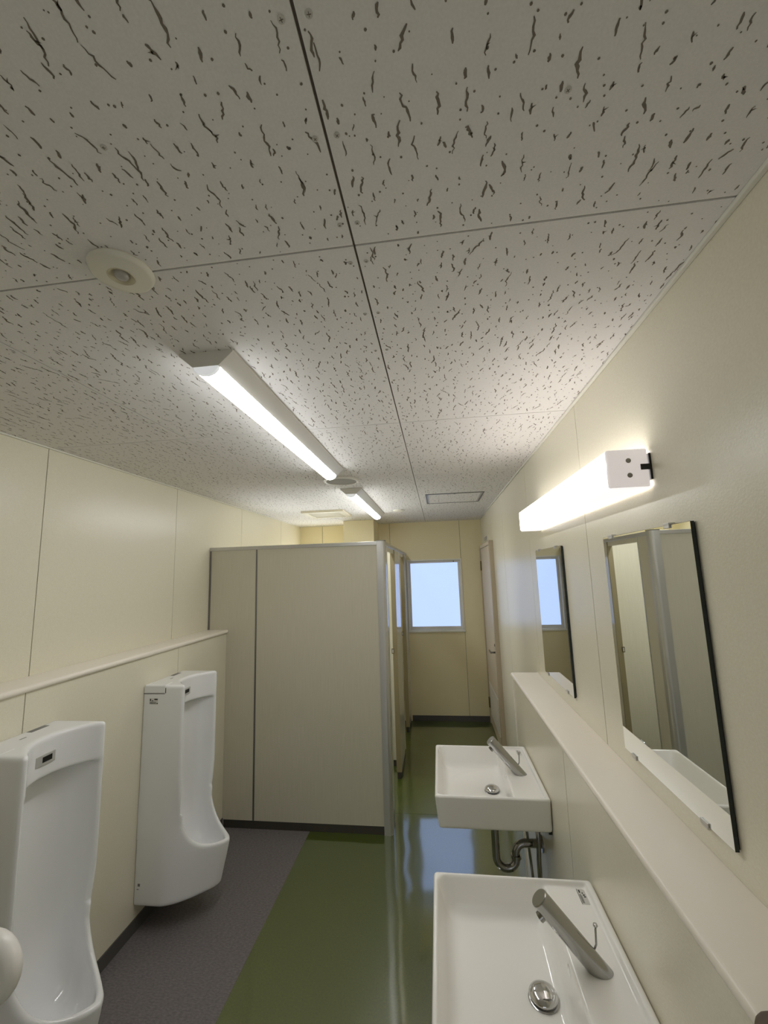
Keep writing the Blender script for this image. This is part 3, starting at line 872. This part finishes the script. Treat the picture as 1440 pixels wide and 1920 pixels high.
# ================================================================== CEILING FITTINGS
def disc(profile, c, n=40):
    return lathe(profile, c, n)
ms = thing('motion_sensor', (-0.567, 0.645, CZ), 'round cream motion sensor dome on the ceiling nearest the camera', 'sensor')
part('sensor_base', disc([(0, -0.0), (0.054, 0), (0.056, -0.004), (0.053, -0.011), (0.049, -0.0135), (0.024, -0.0155), (0.0235, -0.010), (0.0, -0.008)], (-0.567, 0.645, CZ)), M['white_plastic'], ms, smooth=True)
part('sensor_ring', disc([(0.024, -0.0155), (0.0225, -0.0165), (0.014, -0.0095), (0.013, -0.009)], (-0.567, 0.645, CZ)), M['beige_plastic'], ms, smooth=True)
part('sensor_lens', disc([(0.0135, -0.009), (0.012, -0.0155), (0.0085, -0.019), (0.0, -0.0205)], (-0.567, 0.645, CZ), 24), M['pir'], ms, smooth=True)

sk = thing('ceiling_speaker', (-0.578, 2.508, CZ), 'round flat grille plate on the ceiling between the two batten lamps', 'grille')
part('rim', disc([(0.113, 0), (0.114, -0.006), (0.109, -0.011), (0.096, -0.012), (0.095, -0.007), (0.095, 0)], (-0.578, 2.508, CZ)), M['white_metal'], sk, smooth=True)
part('mesh_disc', disc([(0, -0.0075), (0.0955, -0.0075), (0.0955, -0.001)], (-0.578, 2.508, CZ)), M['grille'], sk)

sd = thing('smoke_detector', (-0.347, 3.905, CZ), 'small round white disc on the ceiling beside the far batten lamp', 'detector')
part('detector_base', disc([(0, 0), (0.05, 0), (0.05, -0.006), (0.042, -0.012), (0, -0.014)], (-0.347, 3.905, CZ)), M['white_plastic'], sd, smooth=True)

vc = (-1.04, 3.885)
ev = thing('exhaust_vent', (vc[0], vc[1], CZ), 'square beige exhaust fan grille on the ceiling above the cubicles', 'vent')
def ring(x0, x1, y0, y1, z0, z1, w):
    bm = bmesh.new()
    box(x0, x1, y0, y0 + w, z0, z1, 0.002, bm); box(x0, x1, y1 - w, y1, z0, z1, 0.002, bm)
    box(x0, x0 + w, y0 + w, y1 - w, z0, z1, 0.002, bm); box(x1 - w, x1, y0 + w, y1 - w, z0, z1, 0.002, bm)
    return bm
part('vent_frame', ring(vc[0] - 0.2, vc[0] + 0.2, vc[1] - 0.2, vc[1] + 0.2, CZ - 0.020, CZ, 0.052), M['beige_plastic'], ev)
part('vent_back', box(vc[0] - 0.15, vc[0] + 0.15, vc[1] - 0.15, vc[1] + 0.15, CZ - 0.006, CZ - 0.003), M['hinge'], ev)
for k in range(15):
    y = vc[1] - 0.142 + k * 0.0203
    part('vent_slat', box(vc[0] - 0.149, vc[0] + 0.149, y - 0.0065, y + 0.0065, CZ - 0.016, CZ - 0.011), M['beige_plastic'], ev)

ah = thing('access_hatch', (0.155, 3.385, CZ), 'square ceiling access hatch outlined by a thin aluminium frame', 'hatch')
part('hatch_frame', ring(-0.07, 0.38, 3.16, 3.61, CZ - 0.004, CZ, 0.012), M['alu_dark'], ah)
part('hatch_frame', ring(-0.052, 0.362, 3.178, 3.592, CZ - 0.003, CZ, 0.010), M['alu'], ah)
hp = part('hatch_panel', box(-0.042, 0.352, 3.188, 3.582, CZ - 0.0025, CZ), M['tile'], ah)
part('hatch_lock', disc([(0, -0.005), (0.010, -0.005), (0.010, 0)], (0.155, 3.176, CZ), 14), M['alu_dark'], ah)
_cz = CZ; CZ = CZ - 0.0025
V, Fc = fissures(-0.042, 0.352, 3.188, 3.582)
CZ = _cz
me = bpy.data.meshes.new('fissures'); me.from_pydata([(a - 0.155, b - 3.385, c - CZ) for a, b, c in V], [], [f[::-1] for f in Fc]); me.update()
link_mesh('fissures', me, M['fissure'], hp, kind='stuff')

# brown rounded cap at the near end of the right sill
bm = bmesh.new()
bmesh.ops.create_uvsphere(bm, u_segments=20, v_segments=12, radius=1.0)
bmesh.ops.scale(bm, verts=bm.verts, vec=(0.026, 0.030, 0.021))
bmesh.ops.translate(bm, verts=bm.verts, vec=(0.386, 0.640, 1.085))
cp = part('sill_end_cap', bm, M['brown'], None, smooth='all', label='dark brown rounded cap on the near end of the right sill', cat='cap')
